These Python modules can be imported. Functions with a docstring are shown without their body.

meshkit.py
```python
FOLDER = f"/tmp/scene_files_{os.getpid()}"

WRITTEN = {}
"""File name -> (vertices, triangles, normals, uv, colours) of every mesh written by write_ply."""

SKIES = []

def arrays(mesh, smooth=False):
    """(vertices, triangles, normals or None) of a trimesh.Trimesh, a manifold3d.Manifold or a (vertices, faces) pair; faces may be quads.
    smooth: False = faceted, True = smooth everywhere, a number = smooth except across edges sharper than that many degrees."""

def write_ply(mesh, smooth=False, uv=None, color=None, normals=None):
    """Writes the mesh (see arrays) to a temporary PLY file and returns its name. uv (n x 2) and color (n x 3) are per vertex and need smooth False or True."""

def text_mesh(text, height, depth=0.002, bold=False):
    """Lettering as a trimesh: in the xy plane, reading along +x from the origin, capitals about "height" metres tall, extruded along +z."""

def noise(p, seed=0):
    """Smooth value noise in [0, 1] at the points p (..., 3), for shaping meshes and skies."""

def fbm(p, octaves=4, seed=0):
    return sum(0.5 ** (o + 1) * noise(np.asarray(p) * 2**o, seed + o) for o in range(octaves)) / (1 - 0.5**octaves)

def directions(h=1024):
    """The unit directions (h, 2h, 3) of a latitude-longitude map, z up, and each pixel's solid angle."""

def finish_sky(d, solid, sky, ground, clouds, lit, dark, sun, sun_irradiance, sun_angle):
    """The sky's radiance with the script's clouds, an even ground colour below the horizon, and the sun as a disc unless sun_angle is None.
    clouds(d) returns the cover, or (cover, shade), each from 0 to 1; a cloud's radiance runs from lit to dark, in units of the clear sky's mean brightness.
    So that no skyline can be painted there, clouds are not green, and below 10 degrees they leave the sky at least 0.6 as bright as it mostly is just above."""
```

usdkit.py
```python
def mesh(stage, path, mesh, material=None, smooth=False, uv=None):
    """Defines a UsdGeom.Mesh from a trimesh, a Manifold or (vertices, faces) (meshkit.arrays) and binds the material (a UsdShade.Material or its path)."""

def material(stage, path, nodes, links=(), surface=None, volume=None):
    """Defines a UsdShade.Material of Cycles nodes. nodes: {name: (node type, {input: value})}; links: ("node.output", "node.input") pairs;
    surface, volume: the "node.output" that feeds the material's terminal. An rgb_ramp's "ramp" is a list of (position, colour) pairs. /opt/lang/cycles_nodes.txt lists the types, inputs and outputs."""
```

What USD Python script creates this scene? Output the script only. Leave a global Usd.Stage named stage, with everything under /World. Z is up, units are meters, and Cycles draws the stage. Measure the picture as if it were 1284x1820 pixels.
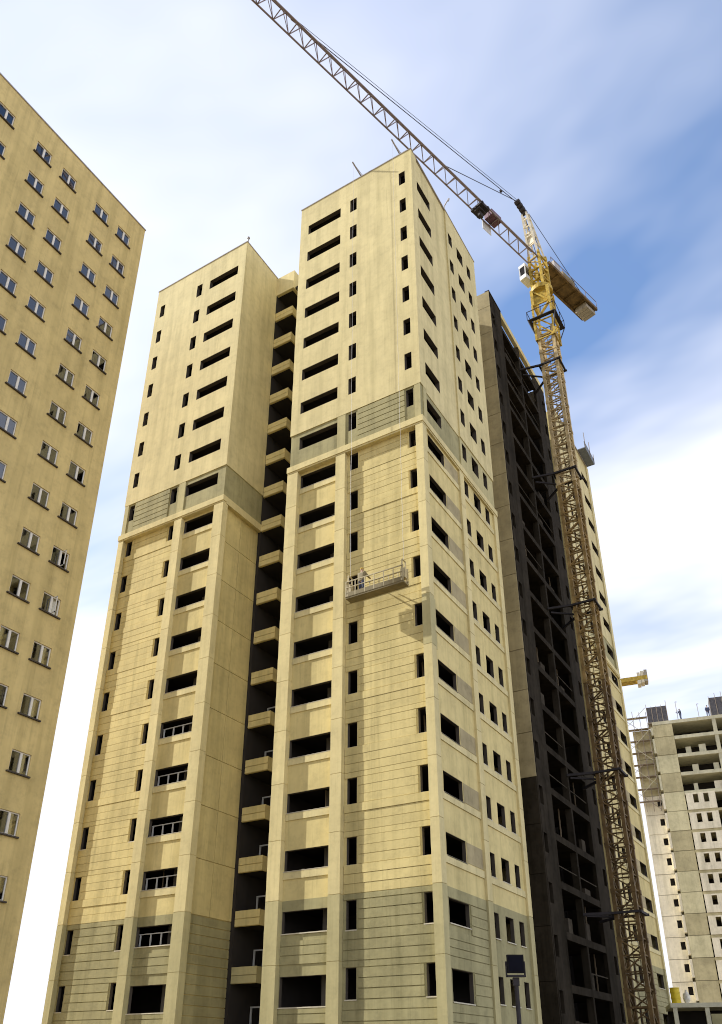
import math, random
import numpy as np, trimesh, manifold3d, usdkit
from pxr import Usd, UsdGeom, UsdLux, UsdShade, Gf, Sdf

stage = Usd.Stage.CreateInMemory()
UsdGeom.SetStageUpAxis(stage, 'Z'); UsdGeom.SetStageMetersPerUnit(stage, 1.0)
UsdGeom.Xform.Define(stage, '/World'); UsdGeom.Scope.Define(stage, '/World/Looks')
stage.SetDefaultPrim(stage.GetPrimAtPath('/World'))
random.seed(7)

# ------------------------------------------------------------------ camera, sky, sun, exposure
EXPOSURE = 0.72
SUN_EL, SUN_AZ = math.radians(38.0), math.radians(76.0)       # azimuth measured from -y towards -x
SUN = np.array([-math.sin(SUN_AZ) * math.cos(SUN_EL), -math.cos(SUN_AZ) * math.cos(SUN_EL), math.sin(SUN_EL)])
SUN_I, SKY_S = 1.25, 0.15

CAM = np.array([16.453, -34.4134, 1.7])
CR, CU, CF = np.array([0.857549, 0.514402, 0.00094]), np.array([0.234116, -0.391916, 0.889713]), np.array([-0.458039, 0.762753, 0.456516])
cam = UsdGeom.Camera.Define(stage, '/World/camera')
cam.AddTransformOp().Set(Gf.Matrix4d(*CR, 0, *CU, 0, *(-CF), 0, *CAM, 1))
cam.CreateHorizontalApertureAttr(36.0); cam.CreateVerticalApertureAttr(36.0 * 1820 / 1284)
cam.CreateFocalLengthAttr(41.51); cam.CreateVerticalApertureOffsetAttr(6.43)
cam.CreateClippingRangeAttr(Gf.Vec2f(0.1, 20000)); cam.CreateExposureAttr(EXPOSURE)

usdkit.material(stage, '/World/Looks/sky_air', {
    'sky': ('sky_texture', {'sky_type': 'single_scattering', 'sun_disc': False, 'sun_elevation': SUN_EL, 'sun_rotation': math.atan2(SUN[0], SUN[1]), 'altitude': 900.0, 'air_density': 1.0, 'aerosol_density': 1.6, 'ozone_density': 1.0}),
    'tc': ('texture_coordinate', {}), 'sep': ('separate_xyz', {}), 'zz': ('math', {'math_type': 'maximum', 'value2': 0.08}),
    'dx': ('math', {'math_type': 'divide'}), 'dy': ('math', {'math_type': 'divide'}), 'com': ('combine_xyz', {}),
    'map': ('mapping', {'location': (4.4, 8.8, 0.0), 'rotation': (0, 0, 0.7), 'scale': (0.55, 1.25, 1.0)}),
    'n1': ('noise_texture', {'scale': 0.9, 'detail': 5.0, 'roughness': 0.52, 'distortion': 0.35}),
    'r1': ('rgb_ramp', {'ramp': [(0.38, (0.16, 0.16, 0.16)), (0.66, (1, 1, 1))]}),
    'hs': ('hsv', {'saturation': 1.45}), 'cl': ('color', {'value': (4.6, 4.7, 5.2)}),
    'hz': ('map_range', {'from_min': 0.12, 'from_max': 0.70, 'to_min': 0.95, 'to_max': 0.0, 'clamp': True}), 'ad': ('math', {'math_type': 'add', 'use_clamp': True}), 'mx': ('mix', {}), 'bg': ('background_shader', {'strength': SKY_S})},
    [('tc.generated', 'sep.vector'), ('sep.z', 'zz.value1'), ('sep.x', 'dx.value1'), ('zz.value', 'dx.value2'), ('sep.y', 'dy.value1'), ('zz.value', 'dy.value2'),
     ('dx.value', 'com.x'), ('dy.value', 'com.y'), ('com.vector', 'map.vector'), ('map.vector', 'n1.vector'), ('n1.fac', 'r1.fac'),
     ('sky.color', 'hs.color'), ('hs.color', 'mx.color1'), ('cl.color', 'mx.color2'), ('sep.z', 'hz.value'), ('r1.color', 'ad.value1'), ('hz.result', 'ad.value2'), ('ad.value', 'mx.fac'), ('mx.color', 'bg.color')], surface='bg.background')
sky = UsdLux.DomeLight.Define(stage, '/World/sky'); sky.CreateIntensityAttr(1.0)
UsdShade.MaterialBindingAPI.Apply(sky.GetPrim()).Bind(UsdShade.Material.Get(stage, '/World/Looks/sky_air'))
sky.GetPrim().SetCustomDataByKey('kind', 'structure'); sky.GetPrim().SetCustomDataByKey('label', 'pale clouded sky opening to blue on the right'); sky.GetPrim().SetCustomDataByKey('category', 'sky')
sun = UsdLux.DistantLight.Define(stage, '/World/sun')
sun.CreateIntensityAttr(SUN_I); sun.CreateAngleAttr(0.53); sun.CreateColorAttr(Gf.Vec3f(1.0, 0.97, 0.91)); sun.GetPrim().CreateAttribute('inputs:normalize', Sdf.ValueTypeNames.Bool).Set(True)
sx = np.cross([0, 0, 1.0], SUN); sx /= np.linalg.norm(sx); sy = np.cross(SUN, sx)
sun.AddTransformOp().Set(Gf.Matrix4d(*sx, 0, *sy, 0, *SUN, 0, *(SUN * 200), 1))

# ------------------------------------------------------------------ materials
def plaster(name, col, var=0.10, streak=0.12, rough=0.9, fine=5.0, bump=0.25, spec=0.2, tone=0.035):
    c = np.array(col)
    return usdkit.material(stage, '/World/Looks/' + name, {
        'g': ('geometry', {}), 'm': ('mapping', {'scale': (1.3, 1.3, 0.07)}),
        'n1': ('noise_texture', {'scale': 0.45, 'detail': 4.0, 'roughness': 0.6}), 'n2': ('noise_texture', {'scale': 1.0, 'detail': 3.0, 'roughness': 0.6}), 'n3': ('noise_texture', {'scale': fine, 'detail': 3.0}),
        'm4': ('mapping', {'scale': (5.0, 5.0, 0.22)}), 'n4': ('noise_texture', {'scale': 1.0, 'detail': 4.0, 'roughness': 0.7}), 'r4': ('rgb_ramp', {'ramp': [(0.28, (1 - streak * 0.9, 1 - streak * 0.9, 1 - streak)), (0.46, (1, 1, 1))]}),
        'n5': ('noise_texture', {'scale': 1.7, 'detail': 6.0, 'roughness': 0.75}), 'r5': ('rgb_ramp', {'ramp': [(0.34, (1 - var, 1 - var, 1 - var)), (0.5, (1, 1, 1)), (0.72, (1 + var * 0.4, 1 + var * 0.4, 1 + var * 0.4))]}),
        'oi': ('object_info', {}), 'rv': ('map_range', {'to_min': 1 - tone, 'to_max': 1 + tone}), 'hv': ('hsv', {}), 'mx4': ('mix', {'mix_type': 'multiply', 'fac': 1.0}), 'mx5': ('mix', {'mix_type': 'multiply', 'fac': 1.0}),
        'r1': ('rgb_ramp', {'ramp': [(0.3, c * (1 - var)), (0.7, np.minimum(c * (1 + var * 0.6), 0.9))]}),
        'r2': ('rgb_ramp', {'ramp': [(0.33, (1 - streak, 1 - streak, 1 - streak * 1.15)), (0.55, (1, 1, 1))]}),
        'mx': ('mix', {'mix_type': 'multiply', 'fac': 1.0}), 'b': ('bump', {'strength': bump, 'distance': 0.02}),
        'p': ('principled_bsdf', {'roughness': rough, 'specular_ior_level': spec})},
        [('g.position', 'n1.vector'), ('g.position', 'm.vector'), ('m.vector', 'n2.vector'), ('g.position', 'n3.vector'), ('n1.fac', 'r1.fac'), ('n2.fac', 'r2.fac'),
         ('r1.color', 'mx.color1'), ('r2.color', 'mx.color2'), ('g.position', 'm4.vector'), ('m4.vector', 'n4.vector'), ('n4.fac', 'r4.fac'), ('g.position', 'n5.vector'), ('n5.fac', 'r5.fac'), ('mx.color', 'mx4.color1'), ('r4.color', 'mx4.color2'), ('mx4.color', 'mx5.color1'), ('r5.color', 'mx5.color2'), ('oi.random', 'rv.value'), ('rv.result', 'hv.value'), ('mx5.color', 'hv.color'), ('hv.color', 'p.base_color'), ('n3.fac', 'b.height'), ('b.normal', 'p.normal')], surface='p.BSDF')

def plain(name, col, rough=0.6, metal=0.0, var=0.15, scale=3.0, spec=0.4):
    c = np.array(col)
    return usdkit.material(stage, '/World/Looks/' + name, {
        'g': ('geometry', {}), 'n': ('noise_texture', {'scale': scale, 'detail': 4.0, 'roughness': 0.65}), 'r': ('rgb_ramp', {'ramp': [(0.3, c * (1 - var)), (0.7, np.minimum(c * (1 + var), 0.9))]}),
        'p': ('principled_bsdf', {'roughness': rough, 'metallic': metal, 'specular_ior_level': spec})}, [('g.position', 'n.vector'), ('n.fac', 'r.fac'), ('r.color', 'p.base_color')], surface='p.BSDF')

M = {}
M['cream'] = plaster('cream_plaster', (0.66, 0.56, 0.285), streak=0.17, var=0.11)
M['cream2'] = plaster('cream_board', (0.645, 0.53, 0.235), streak=0.18, var=0.12)
M['trim'] = plaster('trim_plaster', (0.66, 0.555, 0.275))
M['khaki'] = plaster('khaki_plaster', (0.36, 0.32, 0.16), streak=0.22, var=0.16)
M['khaki2'] = plaster('khaki_pilaster', (0.47, 0.41, 0.205))
M['infill'] = plaster('infill_plaster', (0.40, 0.33, 0.18), var=0.2)
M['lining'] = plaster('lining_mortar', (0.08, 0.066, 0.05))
M['sill'] = plaster('sill_stone', (0.62, 0.56, 0.42))
M['tan'] = plaster('tan_plaster', (0.63, 0.49, 0.21), streak=0.17, var=0.13, tone=0.0)
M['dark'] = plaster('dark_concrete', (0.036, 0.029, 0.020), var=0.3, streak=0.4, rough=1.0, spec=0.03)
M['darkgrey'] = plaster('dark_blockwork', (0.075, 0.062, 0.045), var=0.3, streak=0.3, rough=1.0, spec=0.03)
M['inner'] = plaster('inner_concrete_shaded', (0.035, 0.03, 0.026))  # darker than raw concrete: gloom of rooms and recess put into the colour
M['pillar'] = plaster('pillar_concrete', (0.16, 0.145, 0.12))
M['beige'] = plaster('beige_concrete', (0.62, 0.56, 0.34), var=0.15)
M['beige2'] = plaster('beige_concrete_dark', (0.47, 0.41, 0.235), var=0.18)
M['white'] = plaster('white_render', (0.76, 0.69, 0.52), var=0.12, streak=0.2)
M['grey'] = plaster('grey_concrete', (0.56, 0.52, 0.36), var=0.15)
M['prop'] = plain('prop_timber', (0.20, 0.15, 0.09), 0.8)
M['soil'] = plaster('site_soil', (0.27, 0.22, 0.145), var=0.25, streak=0.0, fine=2.0, bump=0.6)
M['coping'] = plain('coping_metal', (0.34, 0.31, 0.29), 0.5)
M['upvc'] = plain('white_frame', (0.70, 0.66, 0.58), 0.4, var=0.04)
M['dimframe'] = plain('dull_frame', (0.42, 0.42, 0.40), 0.5, var=0.06)
M['curtain'] = plain('curtain_cloth', (0.62, 0.60, 0.50), 0.9)
M['mast'] = plain('mast_paint_shaded', (0.13, 0.082, 0.032), 0.7, spec=0.15, var=0.5, scale=1.5)  # brown deepened to stand in for shade on the lower mast
M['mast2'] = plain('mast_paint_half_shaded', (0.26, 0.17, 0.06), 0.7, spec=0.15, var=0.5, scale=1.5)  # step between the shaded and lit mast tones
M['mast3'] = plain('mast_paint_lit', (0.45, 0.34, 0.17), 0.7, spec=0.15, var=0.45, scale=1.5)  # paler copy painted for the brighter lit top of the mast
M['yellow'] = plain('yellow_paint', (0.43, 0.295, 0.05), 0.6, spec=0.2, var=0.5)
M['jib'] = plain('jib_paint', (0.22, 0.175, 0.175), 0.6, var=0.25)
M['steel'] = plain('dark_steel', (0.035, 0.03, 0.03), 0.7, spec=0.15)
M['plum'] = plain('plum_paint', (0.13, 0.06, 0.08), 0.6)
M['cabwhite'] = plain('cab_paint', (0.62, 0.61, 0.58), 0.4, var=0.05)
M['pale'] = plain('pale_paint', (0.62, 0.55, 0.40), 0.5)
M['weight'] = plain('weight_concrete', (0.34, 0.30, 0.24), 0.9)
M['net'] = plain('net_cloth', (0.16, 0.18, 0.21), 0.9)
M['tarp'] = plain('formwork_ply', (0.10, 0.095, 0.10), 0.8, var=0.3)
M['pole'] = plain('scaffold_pole', (0.25, 0.20, 0.15), 0.6)
M['gond'] = plain('gondola_metal', (0.44, 0.37, 0.21), 0.6)
M['gdark'] = plain('gondola_deck', (0.20, 0.16, 0.08), 0.8)
M['skin'] = plain('skin', (0.42, 0.25, 0.16), 0.6)
M['navy'] = plain('work_cloth', (0.05, 0.06, 0.10), 0.9)
M['ochre'] = plain('work_vest', (0.45, 0.30, 0.06), 0.9)
M['black'] = plain('black_housing', (0.012, 0.011, 0.012), 0.8, spec=0.05)
M['lampglass'] = plain('lamp_lens', (0.008, 0.008, 0.012), 0.7, spec=0.02)
M['bag'] = plain('bag_cloth', (0.66, 0.62, 0.50), 0.9)
M['drum'] = plain('drum_paint', (0.70, 0.52, 0.02), 0.5)
def glass(name, tint, rough):
    return usdkit.material(stage, '/World/Looks/' + name, {'t': ('transparent_bsdf', {'color': tint}), 'g': ('glossy_bsdf', {'color': (0.9, 0.92, 0.95), 'roughness': rough}), 'f': ('fresnel', {'IOR': 2.3}), 'x': ('mix_closure', {})},
                           [('f.fac', 'x.fac'), ('t.BSDF', 'x.closure1'), ('g.BSDF', 'x.closure2')], surface='x.closure')
M['glass'] = glass('window_glass', (0.62, 0.66, 0.70), 0.03)

# ------------------------------------------------------------------ helpers
used = {}
def numbered(parent, name):
    k = used.get((parent, name), 0); used[(parent, name)] = k + 1
    return name if k == 0 else f'{name}_{k:03d}'
BF = np.array([[0,2,1],[0,3,2],[4,5,6],[4,6,7],[0,1,5],[0,5,4],[1,2,6],[1,6,5],[2,3,7],[2,7,6],[3,0,4],[3,4,7]])
def box(x0, x1, y0, y1, z0, z1):
    return np.array([[x0,y0,z0],[x1,y0,z0],[x1,y1,z0],[x0,y1,z0],[x0,y0,z1],[x1,y0,z1],[x1,y1,z1],[x0,y1,z1]], float), BF
def merge(ms):
    vs, fs, n = [], [], 0
    for m in ms:
        v, f = (m.vertices, m.faces) if isinstance(m, trimesh.Trimesh) else m
        vs.append(np.asarray(v, float)); fs.append(np.asarray(f) + n); n += len(v)
    return np.vstack(vs), np.vstack(fs)
def beam(p, q, w, h=None):
    p, q = np.asarray(p, float), np.asarray(q, float); h = h or w
    t = q - p; L = np.linalg.norm(t); t /= L
    a = np.cross(t, [0, 0, 1.0]) if abs(t[2]) < 0.95 else np.cross(t, [1.0, 0, 0]); a /= np.linalg.norm(a); b = np.cross(a, t)
    v = [p + a * i * w / 2 + b * j * h / 2 for i, j in ((-1,-1),(1,-1),(1,1),(-1,1))] + [q + a * i * w / 2 + b * j * h / 2 for i, j in ((-1,-1),(1,-1),(1,1),(-1,1))]
    v = np.array(v)
    f = BF if np.dot(np.cross(v[1]-v[0], v[3]-v[0]), t) > 0 else BF[:, ::-1]
    return v, f
def cyl(p, q, r, n=12):
    p, q = np.asarray(p, float), np.asarray(q, float)
    m = trimesh.creation.cylinder(radius=r, segment=[p, q], sections=n); return np.array(m.vertices), np.array(m.faces)
def path_of(parent): return '/World' if parent is None else str(parent.GetPath())
def data(p, label=None, cat=None, group=None, kind=None):
    for k, v in (('label', label), ('category', cat), ('group', group), ('kind', kind)):
        if v: p.SetCustomDataByKey(k, v)
    return p
def obj(name, meshes, mat, parent=None, label=None, cat=None, group=None, kind=None, smooth=False):
    if isinstance(meshes, list): meshes = merge(meshes)
    pp = path_of(parent)
    p = usdkit.mesh(stage, pp + '/' + numbered(pp, name), meshes, M[mat], smooth).GetPrim()
    return data(p, label, cat, group, kind)
def thing(name, label, cat, group=None, loc=None):
    x = UsdGeom.Xform.Define(stage, '/World/' + numbered('/World', name))
    if loc is not None: x.AddTranslateOp().Set(Gf.Vec3d(*map(float, loc)))
    return data(x.GetPrim(), label, cat, group)
class Frame:
    """A facade's own axes: u along it, d out of it, z up."""
    def __init__(s, O, U, N):
        s.O, s.U, s.N = (np.array(a, float) for a in (O, U, N))
        s.flip = np.dot(np.cross(s.U, s.N), [0, 0, 1]) < 0
    def put(s, m):
        v, f = m
        v = s.O + v[:, :1] * s.U + v[:, 1:2] * s.N + v[:, 2:] * np.array([0, 0, 1.0])
        return v, (f[:, ::-1] if s.flip else f)
    def box(s, u0, u1, d0, d1, z0, z1): return s.put(box(u0, u1, d0, d1, z0, z1))
    def wall(s, u0, u1, z0, z1, d0, d1, holes=()):
        hs = [h for h in holes if h[1] > u0 and h[0] < u1 and h[3] > z0 and h[2] < z1]
        us = sorted({u0, u1} | {min(max(x, u0), u1) for h in hs for x in h[:2]}); zs = sorted({z0, z1} | {min(max(x, z0), z1) for h in hs for x in h[2:]})
        nu, nz = len(us) - 1, len(zs) - 1
        S = np.ones((nu + 2, nz + 2), bool); S[0] = S[-1] = False; S[:, 0] = S[:, -1] = False
        for h in hs:
            for i in range(nu):
                if h[0] - 1e-9 <= us[i] and us[i+1] <= h[1] + 1e-9:
                    for j in range(nz):
                        if h[2] - 1e-9 <= zs[j] and zs[j+1] <= h[3] + 1e-9: S[i+1, j+1] = False
        V, Q = [], []
        def quad(a, b, c, d_):
            n = len(V); V.extend([a, b, c, d_]); Q.extend([[n, n+1, n+2], [n, n+2, n+3]])
        for i in range(nu):
            for j in range(nz):
                if not S[i+1, j+1]: continue
                a, b, c, e = us[i], us[i+1], zs[j], zs[j+1]
                quad((a,d1,c),(a,d1,e),(b,d1,e),(b,d1,c)); quad((a,d0,c),(b,d0,c),(b,d0,e),(a,d0,e))
                if not S[i, j+1]: quad((a,d0,c),(a,d0,e),(a,d1,e),(a,d1,c))
                if not S[i+2, j+1]: quad((b,d0,c),(b,d1,c),(b,d1,e),(b,d0,e))
                if not S[i+1, j]: quad((a,d0,c),(a,d1,c),(b,d1,c),(b,d0,c))
                if not S[i+1, j+2]: quad((a,d0,e),(b,d0,e),(b,d1,e),(a,d1,e))
        return s.put((np.array(V, float), np.array(Q)))

# ------------------------------------------------------------------ ground
G = 1500.0
gx = np.concatenate([np.linspace(-G, -120, 8), np.linspace(-100, 100, 81), np.linspace(120, G, 8)])
gv = np.array([[x, y, 0.0] for y in gx for x in gx]); rr = np.random.default_rng(3)
gv[:, 2] = rr.uniform(-0.06, 0.0, len(gv)); n = len(gx)
gf = [[j*n+i, j*n+i+1, (j+1)*n+i+1, (j+1)*n+i] for j in range(n-1) for i in range(n-1)]
obj('ground', (gv, np.array(gf)), 'soil', kind='structure', label='bare sandy soil of the building site', cat='ground', smooth=True)

# ------------------------------------------------------------------ the big tower
T = thing('apartment_tower', 'tall cream apartment tower under construction with open unglazed windows and dark middle bay', 'building')
ROOF, BELT1, BELT0, LOW, BASE, FL0 = 61.9, 38.95, 36.3, 35.75, 9.08, 6.08
Z = [59.54 - 3 * i for i in range(19)]
FLm, FWm = Frame((0,0,0), (1,0,0), (0,-1,0)), Frame((-24.8,0,0), (-1,0,0), (0,-1,0))
FRm, FCm = Frame((0,0,0), (0,1,0), (1,0,0)), Frame((-0.1,42.9,0), (0,-1,0), (1,0,0))

def window(fr, u0, u1, z0, z1, dout, din, sill=True, mullions=0):
    e, t = 0.001, 0.02
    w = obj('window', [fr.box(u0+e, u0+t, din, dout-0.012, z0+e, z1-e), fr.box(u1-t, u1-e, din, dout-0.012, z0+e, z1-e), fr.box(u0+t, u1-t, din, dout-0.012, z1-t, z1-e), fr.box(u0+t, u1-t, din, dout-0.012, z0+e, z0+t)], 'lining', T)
    if sill: obj('sill', fr.box(u0-0.03, u1+0.03, dout-0.06, dout+0.05, z0-0.05, z0-0.001), 'sill', w)
    if mullions:
        k = mullions; b = [fr.box(u0+t, u1-t, din-0.08, din-0.02, z0+0.62*(z1-z0), z0+0.62*(z1-z0)+0.05)]
        for i in range(k):
            u = u0 + 0.45 + (u1 - u0 - 0.55) * i / (k - 1); b.append(fr.box(u-0.035, u+0.035, din-0.085, din-0.022, z0+t, z0+0.62*(z1-z0)))
        obj('window_frame', b, 'dimframe', w)
    return w

def pilaster(parts, joints, core, patch=None):
    """parts: list of (frame, u0, u1, d0, d1); a run of storey-high cladding pieces over a core."""
    p = obj('pilaster', [f.box(u0+0.02, u1-0.02, d0, d1-0.03, 0, LOW-0.002) for f, u0, u1, d0, d1 in core], 'cream2', T)
    for a, b in zip(joints[:-1], joints[1:]):
        m = 'khaki2' if b <= BASE + 0.01 or (patch and abs(a - patch) < 0.1) else 'trim'
        obj('segment', [f.box(u0, u1, d0, d1, a+0.012, b-0.012) for f, u0, u1, d0, d1 in parts], m, p)
JO = [0.06, 3.08] + [FL0 + 3*k for k in range(10)] + [LOW - 0.012]

def facade_front(fr, west):
    wides = [(-8.97, -6.03, z-0.97, z+0.03) if i < 8 else (-8.92, -6.08, z-(1.32 if i == 18 else 1.02), z+0.03) for i, z in enumerate(Z)]
    sa = [(-5.2, -4.62, z-1.1, min(z+0.25, LOW-0.05) if i == 8 else z+0.25) for i, z in enumerate(Z)]
    sb = [(-1.05, -0.55, a[2], a[3]) for a in sa]
    H = wides + sa + sb
    who = 'left wing' if west else 'near wing'
    obj('wall', fr.wall(-9.7, 0, BELT1, ROOF, -0.3, 0, H), 'cream', T)
    bw = obj('wall', fr.wall(-9.64, -0.06, BELT0, BELT1, -0.36, -0.06, H), 'khaki', T, label='khaki belt storey wall with fine boards')
    for k in range(6):
        z0 = BELT0 + 0.06 + 0.43*k
        obj('board', fr.box(-4.5, -1.15, -0.06, -0.02, z0, z0+0.37), 'khaki', bw)
    obj('belt_pilaster', fr.box(-6.0, -5.4, -0.06, -0.01, BELT0, BELT1), 'khaki2', bw); obj('belt_pilaster', fr.box(-0.45, -0.0601, -0.06, -0.012, BELT0, BELT1), 'khaki2', bw)
    obj('moulding', [fr.box(-9.78, 0.08, -0.3, 0.08, LOW+0.12, BELT0), fr.box(-9.74, 0.04, -0.3, 0.03, LOW, LOW+0.12)], 'trim', T)
    lw = obj('wall', fr.wall(-9.4, -0.3, BASE, LOW, -0.5, -0.3, H), 'cream2', T)
    bs = obj('wall', fr.wall(-9.4, -0.3, 0, BASE, -0.5, -0.3, H), 'khaki', T, label='khaki base wall of grooved boards')
    # cladding boards
    for k in range(-1, 10):
        f0 = FL0 + 3*k; par, m, g = (bs, 'khaki', 0.045) if f0 < BASE - 0.1 else (lw, 'cream2', 0.022)
        rel = [(0,.46),(.46,.92),(.92,1.36),(1.36,1.81),(1.81,2.26),(2.26,2.71),(2.71,3.0)]
        for q, (a, b) in enumerate(rel):
            u0, u1 = (-4.5, -1.15) if 3 <= q <= 5 else (-5.33, -0.47)
            d1 = -0.245 if q == 2 and f0 > BASE - 0.1 else -0.262
            z1 = min(f0 + b, LOW)
            j1, j2 = random.uniform(-.008,.008), random.uniform(-.006,.006)
            if f0 + a + g < LOW - 0.05: obj('board', fr.box(u0+random.uniform(-.01,.01), u1+random.uniform(-.01,.01), -0.3, d1+j1, f0+a+g/2+j2, z1-g/2+j2*.5), m, par)
        zt = f0 + 2.46                                              # top of the wide window of this storey
        if f0 > BASE - 0.1:
            obj('sill_band', fr.box(-8.93, -6.07, -0.3, -0.25, zt-1.42, zt-1.05), 'cream', lw)
        else:
            for a, b in ((0.0,.42),(.42,.84),(.84,1.1)): obj('board', fr.box(-8.93, -6.07, -0.3, -0.262, f0+a+g/2, f0+b-g/2), 'khaki', bs)
    for (u0, u1) in ((-9.75, -8.95), (-6.05, -5.37)):
        deep = -0.48 if u0 < -9 else -0.3
        pilaster([(fr, u0, u1, deep, 0.03)], JO, [(fr, u0, u1, deep, 0.03)])
    if west: pilaster([(fr, -0.45, 0.03, -0.48, 0.03)], JO, [(fr, -0.45, 0.03, -0.48, 0.03)])
    else: pilaster([(fr, -0.45, 0.03, -0.3, 0.03), (FRm, 0.3, 0.5, -0.3, 0.03)], JO, [(fr, -0.45, 0.03, -0.3, 0.03), (FRm, 0.3, 0.5, -0.3, 0.03)], patch=FL0 + 15)
    for i in range(19):
        do, di = (0, -0.3) if i < 7 else ((-0.06, -0.36) if i == 7 else (-0.3, -0.5))
        for hset in (wides, sa, sb):
            mu = 4 if (west and hset is wides and i in (13, 14, 15, 16, 17)) else 0
            window(fr, *hset[i], do, di, sill=i > 7, mullions=mu)
    obj('coping', fr.box(-9.74, 0.04, -0.34, 0.04, ROOF, ROOF+0.09), 'coping', T)

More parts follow.
